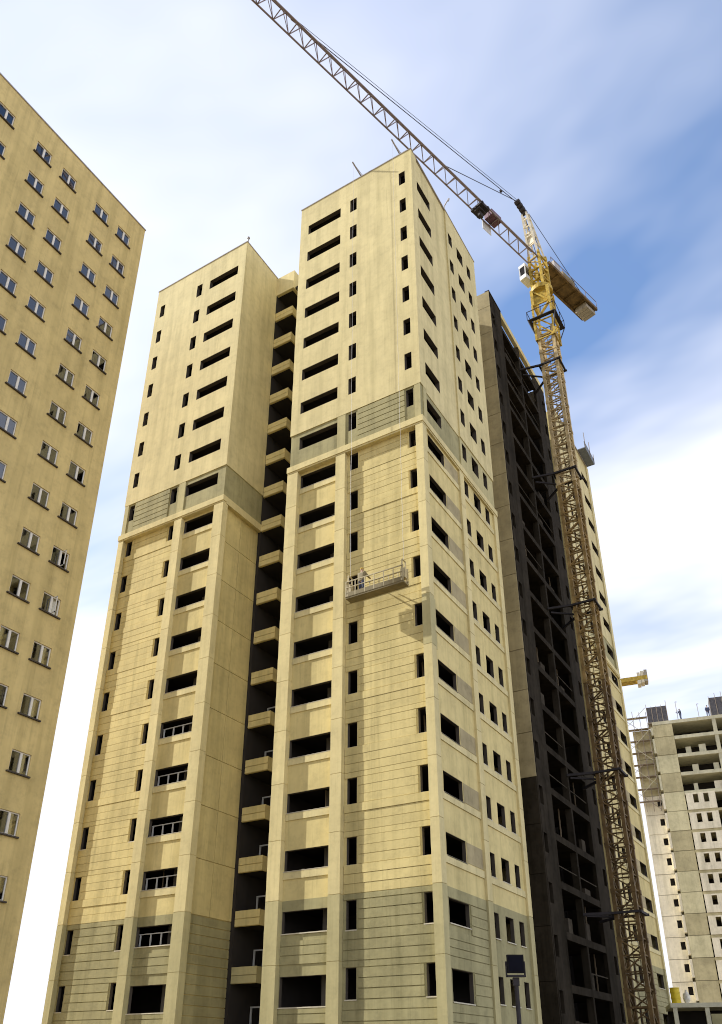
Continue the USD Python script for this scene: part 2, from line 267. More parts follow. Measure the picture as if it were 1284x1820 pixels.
def facade_side(fr, near):
    wides = [(0.86, 3.08, z-0.98, z+0.03) if i < 8 else (0.88, 3.1, z-(1.3 if i == 18 else 1.05), z+0.03) for i, z in enumerate(Z)]
    tri = [[(a, b, z-1.12, z+0.12) for z in Z] for a, b in ((6.05, 6.72), (7.6, 8.7), (9.5, 10.2))]
    H = wides + sum(tri, [])
    obj('wall', fr.wall(0.8, 5.74, BELT1, ROOF, -0.4, -0.1, H), 'cream', T)
    obj('wall', fr.wall(5.74, 11.3, BELT1, ROOF, -0.3, 0, H), 'cream', T)
    obj('corner_strip', fr.box(0.3, 0.8, -0.4, 0, BELT1, ROOF), 'cream', T)
    bw = obj('wall', fr.wall(0.36, 5.74, BELT0, BELT1, -0.42, -0.14, H), 'khaki', T, label='khaki belt storey wall')
    obj('wall', fr.wall(5.74, 11.24, BELT0, BELT1, -0.36, -0.06, H), 'khaki2', T, label='khaki belt storey wall with three slim windows')
    obj('belt_pilaster', fr.box(0.36, 0.8, -0.36, -0.012, BELT0, BELT1), 'khaki2', bw)
    obj('moulding', [fr.box(0.3, 11.36, -0.3, 0.08, LOW+0.12, BELT0), fr.box(0.3, 11.33, -0.3, 0.03, LOW, LOW+0.12)], 'trim', T)
    lw = obj('wall', fr.wall(0.5, 11.0, BASE, LOW, -0.3, -0.1, H), 'cream2', T)
    bs = obj('wall', fr.wall(0.5, 11.0, 0, BASE, -0.3, -0.1, H), 'khaki', T, label='khaki base wall of grooved boards')
    for i in range(8, 19):
        zt = Z[i]; f0 = zt - 2.46
        obj('infill_panel', fr.box(3.16, 5.1, -0.1, -0.085, zt-1.0, zt), 'infill' if i < 17 else 'khaki', lw if i < 17 else bs)
        if i < 17:
            obj('sill_band', fr.box(0.52, 5.12, -0.1, -0.05, zt-1.42, zt-1.06), 'cream', lw); obj('sill_band', fr.box(5.8, 10.72, -0.1, -0.05, zt-1.5, zt-1.16), 'cream', lw)
            if near and f0 - 15 - FL0 in (0,) or (near and abs(f0 - FL0 - 15) < 0.1): obj('patch', fr.box(0.5, 0.87, -0.1, -0.088, f0, f0+3), 'khaki2', lw)
        else:
            for a, b in ((0.0,.36),(.36,.72),(.72,1.1)): obj('board', fr.box(0.52, 5.1, -0.1, -0.062, f0+a+.02, f0+b-.02), 'khaki', bs)
            for a, b in ((1.1,1.55),(1.55,2.0),(2.0,2.46)): obj('board', fr.box(3.2, 5.1, -0.085, -0.052, f0+a+.02, f0+b-.02), 'khaki', bs)
            obj('board', fr.box(0.52, 5.1, -0.1, -0.062, f0+2.5, f0+2.98), 'khaki', bs)
    pilaster([(fr, 5.15, 5.78, -0.1, 0.03)], JO, [(fr, 5.15, 5.78, -0.1, 0.03)])
    pilaster([(fr, 10.75, 11.33, -0.48, 0.03)], JO, [(fr, 10.75, 11.33, -0.48, 0.03)])
    if not near: pilaster([(fr, 0.0, 0.5, -0.48, 0.03)], JO, [(fr, 0.0, 0.5, -0.48, 0.03)]); obj('corner_strip', fr.box(0.0, 0.3, -0.4, 0, BELT0, ROOF), 'cream', T)
    for i in range(19):
        for n_, hset in enumerate([wides] + tri):
            do, di = (0, -0.3) if i < 7 else ((-0.06, -0.36) if i == 7 else (-0.1, -0.3))
            if n_ == 0 and i < 8: do, di = (-0.1, -0.4) if i < 7 else (-0.14, -0.42)
            window(fr, *hset[i], do, di, sill=i > 7)
    obj('coping', [fr.box(0.3, 5.74, -0.44, 0.02, ROOF, ROOF+0.09), fr.box(5.74, 11.34, -0.34, 0.04, ROOF, ROOF+0.09)], 'coping', T)

facade_front(FLm, False); facade_front(FWm, True); facade_side(FRm, True); facade_side(FCm, False)

# side wall of the left wing, facing the recess
FS = Frame((-15.1,0,0), (0,1,0), (1,0,0))
obj('wall', FS.box(0.3, 4.2, -0.3, 0, BELT1, ROOF), 'cream', T, label='plain side wall facing the balcony recess')
obj('wall', FS.box(0.36, 4.2, -0.36, -0.06, BELT0, BELT1), 'khaki', T, label='khaki belt on the side wall facing the balconies')
obj('moulding', FS.box(0.3, 4.2, -0.3, 0.08, LOW, BELT0), 'trim', T)
sw = obj('wall', FS.box(0.5, 4.2, -0.5, -0.3, 0, LOW), 'cream2', T)
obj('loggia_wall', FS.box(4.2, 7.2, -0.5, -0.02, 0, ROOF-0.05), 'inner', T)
for k in range(-2, 10):
    f0 = FL0 + 3*k
    if f0 >= BASE - 0.1:
        obj('panel', FS.box(0.5, 2.3, -0.3, -0.24, f0+0.02, min(f0+2.98, LOW-0.002)), 'cream2', sw); obj('panel', FS.box(2.33, 4.2, -0.3, -0.24, f0+0.02, min(f0+2.98, LOW-0.002)), 'cream2', sw)
    else:
        for q in range(6): obj('board', FS.box(0.5, 4.2, -0.3, -0.25, f0+0.5*q+0.025, f0+0.5*q+0.475), 'khaki', sw)
obj('coping', FS.box(0.3, 4.2, -0.34, 0.04, ROOF, ROOF+0.09), 'coping', T)
# recess between the two front wings: back wall, balconies
FB = Frame((0,7.2,0), (1,0,0), (0,-1,0))
bh = [(-14.95, -13.5, 2.6+3*k, 4.85+3*k) for k in range(19)]
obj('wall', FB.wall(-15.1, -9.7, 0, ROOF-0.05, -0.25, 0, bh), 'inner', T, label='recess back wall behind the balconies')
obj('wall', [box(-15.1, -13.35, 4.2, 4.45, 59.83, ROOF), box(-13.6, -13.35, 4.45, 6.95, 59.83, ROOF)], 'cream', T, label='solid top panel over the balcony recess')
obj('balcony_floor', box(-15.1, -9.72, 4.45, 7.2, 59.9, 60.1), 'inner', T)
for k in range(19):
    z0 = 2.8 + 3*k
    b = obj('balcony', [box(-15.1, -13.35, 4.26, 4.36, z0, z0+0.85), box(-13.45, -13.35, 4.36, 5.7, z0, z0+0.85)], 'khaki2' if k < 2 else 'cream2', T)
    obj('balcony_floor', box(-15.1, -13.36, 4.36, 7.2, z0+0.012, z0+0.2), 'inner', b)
    obj('board', box(-15.08, -13.34, 4.2, 4.26, z0+0.02, z0+0.40), 'khaki2' if k < 2 else 'cream2', b); obj('board', box(-15.08, -13.34, 4.2, 4.26, z0+0.44, z0+0.86), 'khaki2' if k < 2 else 'cream2', b)
    if k < 7:
        zz = z0 + 0.35; x0, x1 = -14.95, -14.2
        obj('door_frame', [box(x0, x0+0.09, 5.9, 5.98, zz, zz+1.6), box(x1-0.09, x1, 5.9, 5.98, zz, zz+1.6), box(x0+.09, x1-.09, 5.9, 5.98, zz+1.52, zz+1.6)], 'dimframe', b)
# hidden sides and bodies of the wings
obj('wall', box(-9.7, -9.4, 0.3, 11.3, 0, ROOF), 'cream', T); obj('wall', box(-24.8, -24.5, 0.5, 11.3, 0, ROOF), 'cream', T)
obj('rear_block', box(-24.8, -5.0, 11.3, 42.9, 0, ROOF-0.4), 'cream', T)
obj('wall', box(-5.0, -0.3, 11.1, 11.28, 0, ROOF-0.3), 'cream', T)
for k in range(-1, 20):
    z = FL0 + 3*k if k < 19 else ROOF - 0.4
    if z > ROOF: continue
    z = min(z, ROOF-0.4)
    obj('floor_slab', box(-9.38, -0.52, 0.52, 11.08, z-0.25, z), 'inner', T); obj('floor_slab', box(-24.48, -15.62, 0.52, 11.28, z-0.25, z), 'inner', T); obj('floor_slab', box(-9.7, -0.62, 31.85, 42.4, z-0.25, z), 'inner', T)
obj('partition', [box(-9.39, -9.35, 0.55, 11.0, 0, 61.2), box(-24.49, -24.45, 0.55, 11.0, 0, 61.2), box(-9.3, -3.2, 4.4, 4.55, 0, 61.2), box(-3.35, -3.2, 4.55, 11.0, 0, 61.2), box(-24.4, -15.7, 4.4, 4.55, 0, 61.2), box(-4.2, -4.0, 31.9, 42.4, 0, 61.2)], 'inner', T)  # thin boxes along the side walls: dark sheets added to stand in for shade
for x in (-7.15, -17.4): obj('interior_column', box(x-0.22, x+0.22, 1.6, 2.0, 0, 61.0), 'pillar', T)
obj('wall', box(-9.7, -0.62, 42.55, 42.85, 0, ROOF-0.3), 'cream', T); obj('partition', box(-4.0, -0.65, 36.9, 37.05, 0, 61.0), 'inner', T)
rp = random.Random(21)
for fr in (FLm, FWm):
    for i in range(4, 19):
        for q in range(rp.choice((0, 0, 1, 2))):
            u = rp.uniform(-8.6, -6.3); w = rp.choice((0.05, 0.05, 0.16)); zf = Z[i] - 2.46
            obj('prop', fr.box(u, u+w, -1.3-w, -1.3, zf, zf+rp.choice((1.75, 2.7, 2.7))), 'pillar' if w > .1 else 'prop', T)
for i in range(5, 19):
    u = rp.choice((1.2, 2.2, 2.6)); zf = Z[i] - 2.46
    if rp.random() < 0.6: obj('prop', FRm.box(u, u+0.06, -1.2, -1.14, zf, zf+2.7), 'prop', T)
# middle block: bare dark frame, open bays
FM = Frame((-0.1,14.6,0), (0,1,0), (1,0,0))
sw1 = [(0.35, 1.0, z-1.1, z+0.1) for z in Z]; sw2 = [(12.7, 13.35, z-1.1, z+0.1) for z in Z]
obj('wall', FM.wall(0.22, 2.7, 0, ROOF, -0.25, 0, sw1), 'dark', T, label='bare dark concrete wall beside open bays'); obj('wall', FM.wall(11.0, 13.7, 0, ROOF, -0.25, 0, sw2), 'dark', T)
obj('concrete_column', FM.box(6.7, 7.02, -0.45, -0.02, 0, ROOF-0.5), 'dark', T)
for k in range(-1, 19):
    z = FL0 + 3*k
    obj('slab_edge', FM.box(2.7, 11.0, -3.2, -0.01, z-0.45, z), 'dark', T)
for k in range(-1, 19):
    z = FL0 + 3*k
    for a, b in ((2.75, 6.65), (7.07, 10.95)):
        if rp.random() < 0.45: u = rp.uniform(a, b-1.3); obj('block_wall', FM.box(u, u+rp.uniform(0.7,1.3), -0.5, -0.3, z, z+rp.uniform(0.5,1.2)), 'darkgrey', T)
        if rp.random() < 0.5: u = rp.uniform(a, b); obj('prop', FM.box(u, u+0.07, -0.8, -0.73, z, z+2.52), 'prop', T)
        if rp.random() < 0.5: obj('guard_rail', FM.box(a, b, -0.14, -0.1, z+0.95, z+1.02), 'darkgrey', T)
obj('partition', FM.box(0.2, 13.7, -3.4, -3.2, 0, ROOF-0.6), 'inner', T)
obj('parapet', FM.box(2.7, 13.7, -0.3, 0.03, ROOF-0.62, ROOF), 'trim', T); obj('coping', FM.box(0.0, 2.7, -0.35, 0.05, ROOF, ROOF+0.1), 'steel', T)
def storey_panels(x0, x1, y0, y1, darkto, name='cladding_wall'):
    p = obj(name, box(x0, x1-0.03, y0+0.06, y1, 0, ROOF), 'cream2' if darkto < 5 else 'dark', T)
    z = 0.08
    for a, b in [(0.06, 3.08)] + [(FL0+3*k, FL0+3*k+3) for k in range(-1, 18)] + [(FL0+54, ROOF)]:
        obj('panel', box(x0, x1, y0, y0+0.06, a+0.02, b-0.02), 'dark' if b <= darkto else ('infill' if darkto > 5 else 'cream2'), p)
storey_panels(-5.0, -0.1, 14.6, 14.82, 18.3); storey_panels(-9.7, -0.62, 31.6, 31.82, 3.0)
obj('roof_slab', [box(-9.4, -0.3, 31.9, 42.6, ROOF-0.45, ROOF-0.3)], 'inner', T); obj('wall', box(-5.0, -0.35, 28.1, 28.3, 0, ROOF), 'dark', T)
# roof clutter of the tower
for x, y, h, lab in ((-15.2, 0.2, 0.7, 'short grey vent pipe on the roof corner of the left wing'), (-10.2, 5.9, 0.9, 'slim grey vent pipe over the balcony recess')):
    z = ROOF if y < 4 else ROOF - 1.5
    v = thing('vent_pipe', lab, 'pipe'); obj('pipe', cyl((x, y, z), (x, y, z+h), 0.06, 8), 'coping', v); obj('cap', cyl((x, y, z+h), (x, y, z+h+0.12), 0.12, 8), 'coping', v)
an = thing('roof_post', 'thin bent post standing on the right roof edge of the near wing', 'post')
obj('post', beam((-0.12, 6.0, ROOF), (-0.12, 6.0, ROOF+0.9), 0.05), 'coping', an); obj('arm', beam((-0.12, 6.0, ROOF+0.9), (0.35, 5.8, ROOF+1.2), 0.07), 'coping', an); obj('pulley', beam((0.3, 5.8, ROOF+0.95), (0.4, 5.8, ROOF+1.2), 0.1), 'coping', an)
np_ = thing('roof_hoist_platform', 'grey netted platform jutting from the far roof corner behind the crane', 'platform')
obj('deck', box(-0.6, 0.75, 39.2, 42.6, ROOF+0.1, ROOF+0.2), 'net', np_); obj('netting', [box(0.7, 0.75, 39.2, 42.6, ROOF+0.2, ROOF+1.0)], 'net', np_)
for y in (39.25, 41.1, 42.55): obj('post', beam((0.78, y, ROOF+0.1), (0.78, y, ROOF+2.2 if y < 42 else ROOF+1.5), 0.06), 'pole', np_)

# ------------------------------------------------------------------ people
def person(label, foot, face, arms='down', s=1.0, cloth='navy', group=None):
    W = lambda p: np.array(p, float)
    sh = [W((-.19,0,1.44)), W((.19,0,1.44))]; hip = [W((-.1,0,.92)), W((.1,0,.92))]
    el = [W((-.27,.03,1.16)), W((.27,.03,1.16))]; wr = [W((-.27,.16,.93)), W((.27,.16,.93))]
    if arms == 'reach': el[0], wr[0] = W((-.3,.2,1.3)), W((-.28,.45,1.35)); el[1], wr[1] = W((.27,.2,1.25)), W((.2,.45,1.28))
    kn = [W((-.12,.03,.5)), W((.13,-.02,.5))]; an = [W((-.13,-.02,.09)), W((.15,-.05,.09))]; to = [W((-.15,.15,.04)), W((.18,.12,.04))]
    sp = lambda p, r, n=10: manifold3d.Manifold.sphere(r, n).translate(tuple(p))
    bone = lambda a, ra, b, rb: manifold3d.Manifold.batch_hull([sp(a, ra), sp(b, rb)])
    B = [manifold3d.Manifold.batch_hull([sp((-.14,0,1.38),.09), sp((.14,0,1.38),.09), sp((-.1,0,1.1),.1), sp((.1,0,1.1),.1)]), manifold3d.Manifold.batch_hull([sp((-.1,0,1.1),.1), sp((.1,0,1.1),.1), sp((-.09,0,.92),.11), sp((.09,0,.92),.11)]),
         bone((0,0,1.45),.06,(0,.02,1.58),.055), manifold3d.Manifold.batch_hull([sp((0,.02,1.68),.085), sp((0,.04,1.6),.06)]), sp((0,.115,1.655),.018), sp((-.085,.02,1.66),.02), sp((.085,.02,1.66),.02)]
    for i in (0, 1):
        B += [bone(sh[i],.065,el[i],.048), bone(el[i],.046,wr[i],.032), bone(hip[i],.095,kn[i],.062), bone(kn[i],.06,an[i],.042), bone(an[i],.05,to[i],.035)]
        d = wr[i] - el[i]; d /= np.linalg.norm(d); side = np.cross(d, [0,0,1.0]); side /= np.linalg.norm(side) + 1e-9
        palm = wr[i] + d * 0.08; B.append(bone(wr[i],.03,palm,.034))
        for k, L in enumerate((.07,.08,.075,.06)): B.append(bone(palm + side*(k-1.5)*.02,.01, palm + side*(k-1.5)*.022 + d*L,.008))
        B.append(bone(wr[i] + d*.03 + side*.03,.012, palm + side*.06,.009))
    body = manifold3d.Manifold.batch_boolean(B, manifold3d.OpType.Add)
    p = thing('person', label, 'person', group)
    fx, fy = np.array(face[:2]) / np.linalg.norm(face[:2])
    def put(m):
        v, f, _ = __import__('meshkit').arrays(m); v = v * s
        return np.stack([foot[0] + v[:,0]*fy + v[:,1]*fx, foot[1] - v[:,0]*fx + v[:,1]*fy, foot[2] + v[:,2]], 1), f
    obj('body', put(body), 'skin', p, smooth=True)
    big = lambda a, ra, b, rb: bone(a, ra+.015, b, rb+.015)
    top = manifold3d.Manifold.batch_boolean([manifold3d.Manifold.batch_hull([sp((-.14,0,1.38),.105), sp((.14,0,1.38),.105), sp((-.1,0,.95),.125), sp((.1,0,.95),.125)])] + [big(sh[i],.065,el[i],.048) for i in (0,1)] + [big(el[i],.046,wr[i],.032) for i in (0,1)], manifold3d.OpType.Add)
    obj('jacket', put(top), cloth, p, smooth=True)
    obj('trousers', put(manifold3d.Manifold.batch_boolean([big(hip[i],.1,kn[i],.064) for i in (0,1)] + [big(kn[i],.06,an[i],.045) for i in (0,1)], manifold3d.OpType.Add)), 'navy', p, smooth=True)
    obj('helmet', put(manifold3d.Manifold.batch_hull([sp((0,.02,1.72),.1), sp((0,.11,1.705),.03)])), 'steel' if cloth == 'navy' else 'ochre', p, smooth=True)

# ------------------------------------------------------------------ suspended work platform on the near wing
gz, gx0, gx1, gy0, gy1 = 24.55, -4.62, -1.0, -0.98, -0.42
g = thing('work_gondola', 'long metal suspended work platform hanging by cables in front of the cream wall', 'work platform')
obj('deck', box(gx0, gx1, gy0, gy1, gz, gz+0.1), 'gdark', g); obj('toe_board', [box(gx0, gx1, gy0-0.02, gy0+0.02, gz+0.1, gz+0.36), box(gx0, gx1, gy1-0.02, gy1+0.02, gz+0.1, gz+0.3)], 'gdark', g)
for y in (gy0, gy1):
    obj('handrail', beam((gx0, y, gz+1.05), (gx1, y, gz+1.05), 0.05), 'gond', g); obj('middle_rail', beam((gx0, y, gz+0.68), (gx1, y, gz+0.68), 0.04), 'gond', g)
    for k in range(7): x = gx0 + 0.03 + (gx1-gx0-0.06)*k/6; obj('rail_post', beam((x, y, gz+0.1), (x, y, gz+1.03), 0.045), 'gond', g)
for x in (gx0+0.12, gx1-0.12):
    obj('end_frame', [beam((x, gy0, gz+0.1), (x, gy0+0.1, gz+1.5), 0.06), beam((x, gy1, gz+0.1), (x, gy1-0.1, gz+1.5), 0.06), beam((x, gy0+0.1, gz+1.5), (x, gy1-0.1, gz+1.5), 0.06)], 'gond', g)
    obj('hoist_motor', box(x-0.14, x+0.14, -0.86, -0.56, gz+0.35, gz+0.95), 'gond', g); obj('cable', cyl((x, -0.7, gz+1.5), (x, -0.7, 62.75), 0.008, 5), 'coping', g)
for x, lab in ((gx0+0.12, 'left roof davit holding a platform cable'), (gx1-0.12, 'right roof davit near the tower corner holding a platform cable')):
    dv = thing('roof_davit', lab, 'davit'); obj('post', beam((x, 0.6, ROOF-0.4), (x, 0.6, ROOF+1.2), 0.09), 'coping', dv); obj('arm', beam((x, 1.8, ROOF+0.8), (x, -0.85, ROOF+0.9), 0.09), 'coping', dv); obj('stay', beam((x, 0.6, ROOF+1.2), (x, -0.8, ROOF+0.92), 0.03), 'coping', dv)
person('worker with dark helmet standing on the hanging platform facing the wall', (-3.75, -0.7, gz+0.1), (0.1, 1.0), 'reach', 1.0, 'gdark')

# ------------------------------------------------------------------ the near tower crane
MX, MY, S = 2.5, 22.6, 0.66
c = thing('tower_crane', 'tall rusty brown and yellow tower crane tied to the dark middle bay', 'crane')
CO = [(-1,-1),(1,-1),(1,1),(-1,1)]
def lattice(z0, z1, s, leg, br, n=2):
    b = []
    for i, j in CO: b.append(beam((MX+i*s, MY+j*s, z0), (MX+i*s, MY+j*s, z1), leg))
    h = (z1 - z0) / n
    for k in range(n):
        a, e = z0 + k*h, z0 + (k+1)*h
        for q in range(4):
            (i, j), (k2, l) = CO[q], CO[(q+1) % 4]
            b.append(beam((MX+i*s, MY+j*s, a+0.05), (MX+k2*s, MY+l*s, a+0.05), br)); p, r = ((i,j),(k2,l)) if (k+q) % 2 else ((k2,l),(i,j))
            b.append(beam((MX+p[0]*s, MY+p[1]*s, a+0.05), (MX+r[0]*s, MY+r[1]*s, e), br))
    return b
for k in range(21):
    sec = obj('mast_section', lattice(3.0*k, 3.0*k+2.98, S, 0.24, 0.09, 3), 'mast' if k < 9 else ('mast2' if k < 15 else 'mast3'), c)  # shade low and light high are painted by the choice of tone
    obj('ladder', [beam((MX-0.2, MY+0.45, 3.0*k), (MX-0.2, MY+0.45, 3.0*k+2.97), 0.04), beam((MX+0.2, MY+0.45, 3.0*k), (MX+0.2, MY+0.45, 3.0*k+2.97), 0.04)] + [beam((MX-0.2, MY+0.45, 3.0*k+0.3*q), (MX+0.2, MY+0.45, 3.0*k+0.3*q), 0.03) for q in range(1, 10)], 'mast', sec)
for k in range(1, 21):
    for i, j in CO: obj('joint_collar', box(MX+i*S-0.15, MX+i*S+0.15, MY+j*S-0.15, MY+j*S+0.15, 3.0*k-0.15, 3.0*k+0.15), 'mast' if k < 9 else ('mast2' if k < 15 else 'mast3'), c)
obj('base_block', box(MX-2.2, MX+2.2, MY-2.2, MY+2.2, -0.2, 0.9), 'weight', c)
for z in (58.4, 46.1, 33.4, 20.0, 10.6):
    t = obj('tie_collar', [beam((MX-1.05, MY+j*0.92, z), (MX+1.05, MY+j*0.92, z), 0.15) for j in (-1, 1)] + [beam((MX+i*0.92, MY-0.8, z), (MX+i*0.92, MY+0.8, z), 0.15) for i in (-1, 1)], 'steel', c)
    obj('tie_bar', beam((MX-0.92, MY-0.92, z), (-0.12, MY-1.3, z), 0.16), 'steel', t); obj('tie_bar', beam((MX-0.92, MY+0.92, z), (-0.12, MY+2.4, z), 0.16), 'steel', t); obj('tie_bar', beam((MX-0.92, MY+0.8, z), (-0.12, MY-0.6, z), 0.12), 'steel', t)
cage = obj('climbing_cage', lattice(61.5, 66.0, 0.86, 0.18, 0.11, 2), 'yellow', c)
pf = obj('cage_platform', [box(MX-1.35, MX+1.35, MY-1.35, MY-1.0, 63.9, 63.98), box(MX-1.35, MX+1.35, MY+1.0, MY+1.35, 63.9, 63.98), box(MX-1.35, MX-1.0, MY-1.0, MY+1.0, 63.9, 63.98), box(MX+1.0, MX+1.35, MY-1.0, MY+1.0, 63.9, 63.98)], 'steel', c)
obj('railing', [beam((MX+a*1.35, MY+b*1.35, 64.98), (MX+e*1.35, MY+f*1.35, 64.98), 0.05) for (a,b),(e,f) in zip(CO, CO[1:]+CO[:1])] + [beam((MX+a*1.35, MY+b*1.35, 63.98), (MX+a*1.35, MY+b*1.35, 65.0), 0.05) for a, b in CO + [(0,-1),(0,1),(-1,0),(1,0)]], 'steel', pf)
obj('bracket', [beam((MX+a*0.9, MY+b*0.9, 62.3), (MX+a*1.3, MY+b*1.3, 63.88), 0.08) for a, b in CO], 'steel', pf)
obj('turret', lattice(66.0, 68.0, 0.78, 0.28, 0.14, 1) + [box(MX-0.7, MX+0.7, MY-0.7, MY-0.62, 66.3, 67.6)], 'yellow', c)
obj('slewing_ring', cyl((MX, MY, 68.0), (MX, MY, 68.5), 1.05, 24), 'yellow', c)
J = np.array([-0.28, -0.96, 0]); J /= np.linalg.norm(J); K = np.array([-J[1], J[0], 0])       # along the jib; K to its side
K = -K if np.dot(K, CR) > 0 else K
P = lambda a, b, z: np.array([MX, MY, z]) + J*a + K*b
def obox(a0, a1, b0, b1, z0, z1):
    v, f = box(a0, a1, b0, b1, z0, z1); w = np.array([P(x[0], x[1], x[2]) for x in v])
    return w, (f if np.dot(np.cross(J, K), [0,0,1]) > 0 else f[:, ::-1])
hd = []
for a, b in ((-.6,-.6),(.6,-.6),(.6,.6),(-.6,.6)): hd.append(beam(P(a,b,68.5), P(a*1.0,b*0.95,73.2), 0.24))
for z in (69.6, 71.0, 72.6):
    for (a,b),(e,f) in zip([(-.6,-.6),(.6,-.6),(.6,.6),(-.6,.6)], [(.6,-.6),(.6,.6),(-.6,.6),(-.6,-.6)]): hd.append(beam(P(a,b,z), P(e,f,z), 0.15)); hd.append(beam(P(a,b,z-1.1), P(e,f,z), 0.1))
obj('turntable_tower', hd + [obox(-0.5, 0.5, 0.5, 0.58, 68.6, 70.2)], 'yellow', c)
ap = []
for b in (-.5, .5):
    ap += [beam(P(0.55,b,73.2), P(1.3,b*0.5,78.6), 0.18), beam(P(-0.5,b,73.2), P(0.9,b*0.5,78.6), 0.16)]
for z in (74.4, 75.6, 76.8, 77.8): t = (z-73.2)/5.4; ap += [beam(P(0.55+0.75*t,-.5+.25*t,z), P(0.55+0.75*t,.5-.25*t,z), 0.1), beam(P(-.5+1.4*t,-.5+.25*t,z), P(0.55+0.75*t,-.5+.25*t,z), 0.1), beam(P(-.5+1.4*t,.5-.25*t,z), P(0.55+0.75*t,.5-.25*t,z-1), 0.1)]
ah = obj('apex_frame', ap + [obox(0.55, 0.75, -0.42, 0.42, 74.6, 76.4)], 'pale', c)
obj('sheave', [cyl(P(1.2+0.35*k,-0.25,78.8+0.22*k), P(1.2+0.35*k,0.25,78.8+0.22*k), 0.24, 10) for k in range(4)], 'steel', ah); obj('ladder', [beam(P(-0.55,0.2,73.2), P(0.8,0.2,78.6), 0.05), beam(P(-0.55,-0.2,73.2), P(0.8,-0.2,78.6), 0.05)], 'steel', ah)
JZ, JH, JW, JL = 72.2, 1.15, 0.56, 46.0
for k in range(10):
    a0, a1 = 0.8 + 4.5*k, 0.8 + 4.5*(k+1); b = [beam(P(a0,JW,JZ), P(a1,JW,JZ), 0.11), beam(P(a0,-JW,JZ), P(a1,-JW,JZ), 0.11), beam(P(a0,0,JZ+JH), P(a1,0,JZ+JH), 0.13)]
    for q in range(3):
        u, w, m = a0 + 1.5*q, a0 + 1.5*(q+1), a0 + 1.5*q + 0.75
        b += [beam(P(u,JW,JZ), P(u,-JW,JZ), 0.07), beam(P(u,JW,JZ), P(w,-JW,JZ), 0.05)]
        for sgn in (-1, 1): b += [beam(P(u,sgn*JW,JZ), P(m,0,JZ+JH), 0.06), beam(P(m,0,JZ+JH), P(w,sgn*JW,JZ), 0.06)]
    obj('jib_section', b, 'jib', c)
obj('trolley', [obox(8.2, 9.4, -0.62, 0.62, JZ-0.32, JZ-0.08), obox(8.3, 9.3, -0.3, 0.3, JZ-0.55, JZ-0.32)] + [cyl(P(a, b-0.06, JZ-0.1), P(a, b+0.06, JZ-0.1), 0.14, 8) for a in (8.4, 9.2) for b in (-.62, .62)], 'steel', c)
obj('hook_block', [obox(8.55, 9.05, -0.12, 0.12, JZ-1.1, JZ-0.6)], 'steel', c)
obj('jib_winch', [obox(6.2, 7.6, -0.45, 0.45, JZ+0.06, JZ+0.75), cyl(P(6.9,-0.4,JZ+0.45), P(6.9,0.4,JZ+0.45), 0.35, 12)], 'plum', c)
obj('sign_board', obox(6.5, 7.7, 0.62, 0.68, JZ-1.0, JZ+0.1), 'cabwhite', c, label='pale board hung on the jib side')
obj('pendant', [cyl(P(2.2,0.0,79.6), P(14.0,0,JZ+JH), 0.035, 6), cyl(P(2.2,0.1,79.6), P(31.0,0.1,JZ+JH), 0.035, 6), cyl(P(2.2,-0.1,79.6), P(31.0,-0.1,JZ+JH), 0.02, 6)], 'steel', c)
obj('pendant', [cyl(P(0.9,b*0.3,78.7), P(-6.6,b*0.8,JZ+0.2), 0.03, 6) for b in (-1, 1)], 'steel', c)
obj('pulley', [cyl(P(5.0,-0.08,78.5), P(5.0,0.08,78.5), 0.16, 8)], 'steel', c)
cj = obj('counter_jib', [beam(P(-0.6,b,JZ), P(-9.0,b,JZ), 0.2, 0.35) for b in (-0.85, 0.85)] + [beam(P(-a,-0.85,JZ), P(-a,0.85,JZ), 0.14) for a in (1,2.5,4,5.5,7,8.9)] + [obox(-8.9, -1.0, -0.8, 0.8, JZ+0.05, JZ+0.1)], 'mast', c)
obj('railing', [beam(P(-1,b,JZ+1.1), P(-9,b,JZ+1.1), 0.05) for b in (-0.92, 0.92)] + [beam(P(-a,b,JZ+0.1), P(-a,b,JZ+1.1), 0.05) for a in (1,3,5,7,9) for b in (-0.92, 0.92)], 'jib', cj)
obj('winch_house', [obox(-5.4, -3.4, -0.7, 0.75, JZ+0.1, JZ+1.35), cyl(P(-6.2,-0.6,JZ+0.6), P(-6.2,0.6,JZ+0.6), 0.45, 14)], 'gdark', cj); obj('control_box', obox(-2.6, -1.6, -0.9, -0.4, JZ+0.1, JZ+1.2), 'coping', cj)
for k in range(4): obj('counterweight', obox(-8.95+0.42*k, -8.57+0.42*k, -0.66, 0.66, JZ-0.6, JZ+0.9), 'weight', cj)
cb = obj('cab', [obox(0.1, 1.4, 0.62, 1.35, 69.9, 70.4), obox(0.1, 1.4, 0.62, 1.35, 71.5, 71.85)] + [beam(P(a,b,70.4), P(a,b,71.5), 0.1) for a in (0.15,1.35) for b in (0.67,1.3)], 'cabwhite', c)
obj('window_glass', [obox(0.2, 1.3, 1.29, 1.32, 70.4, 71.5), obox(1.33, 1.37, 0.72, 1.25, 70.4, 71.5), obox(0.13, 0.17, 0.72, 1.25, 70.4, 71.5)], 'black', cb)

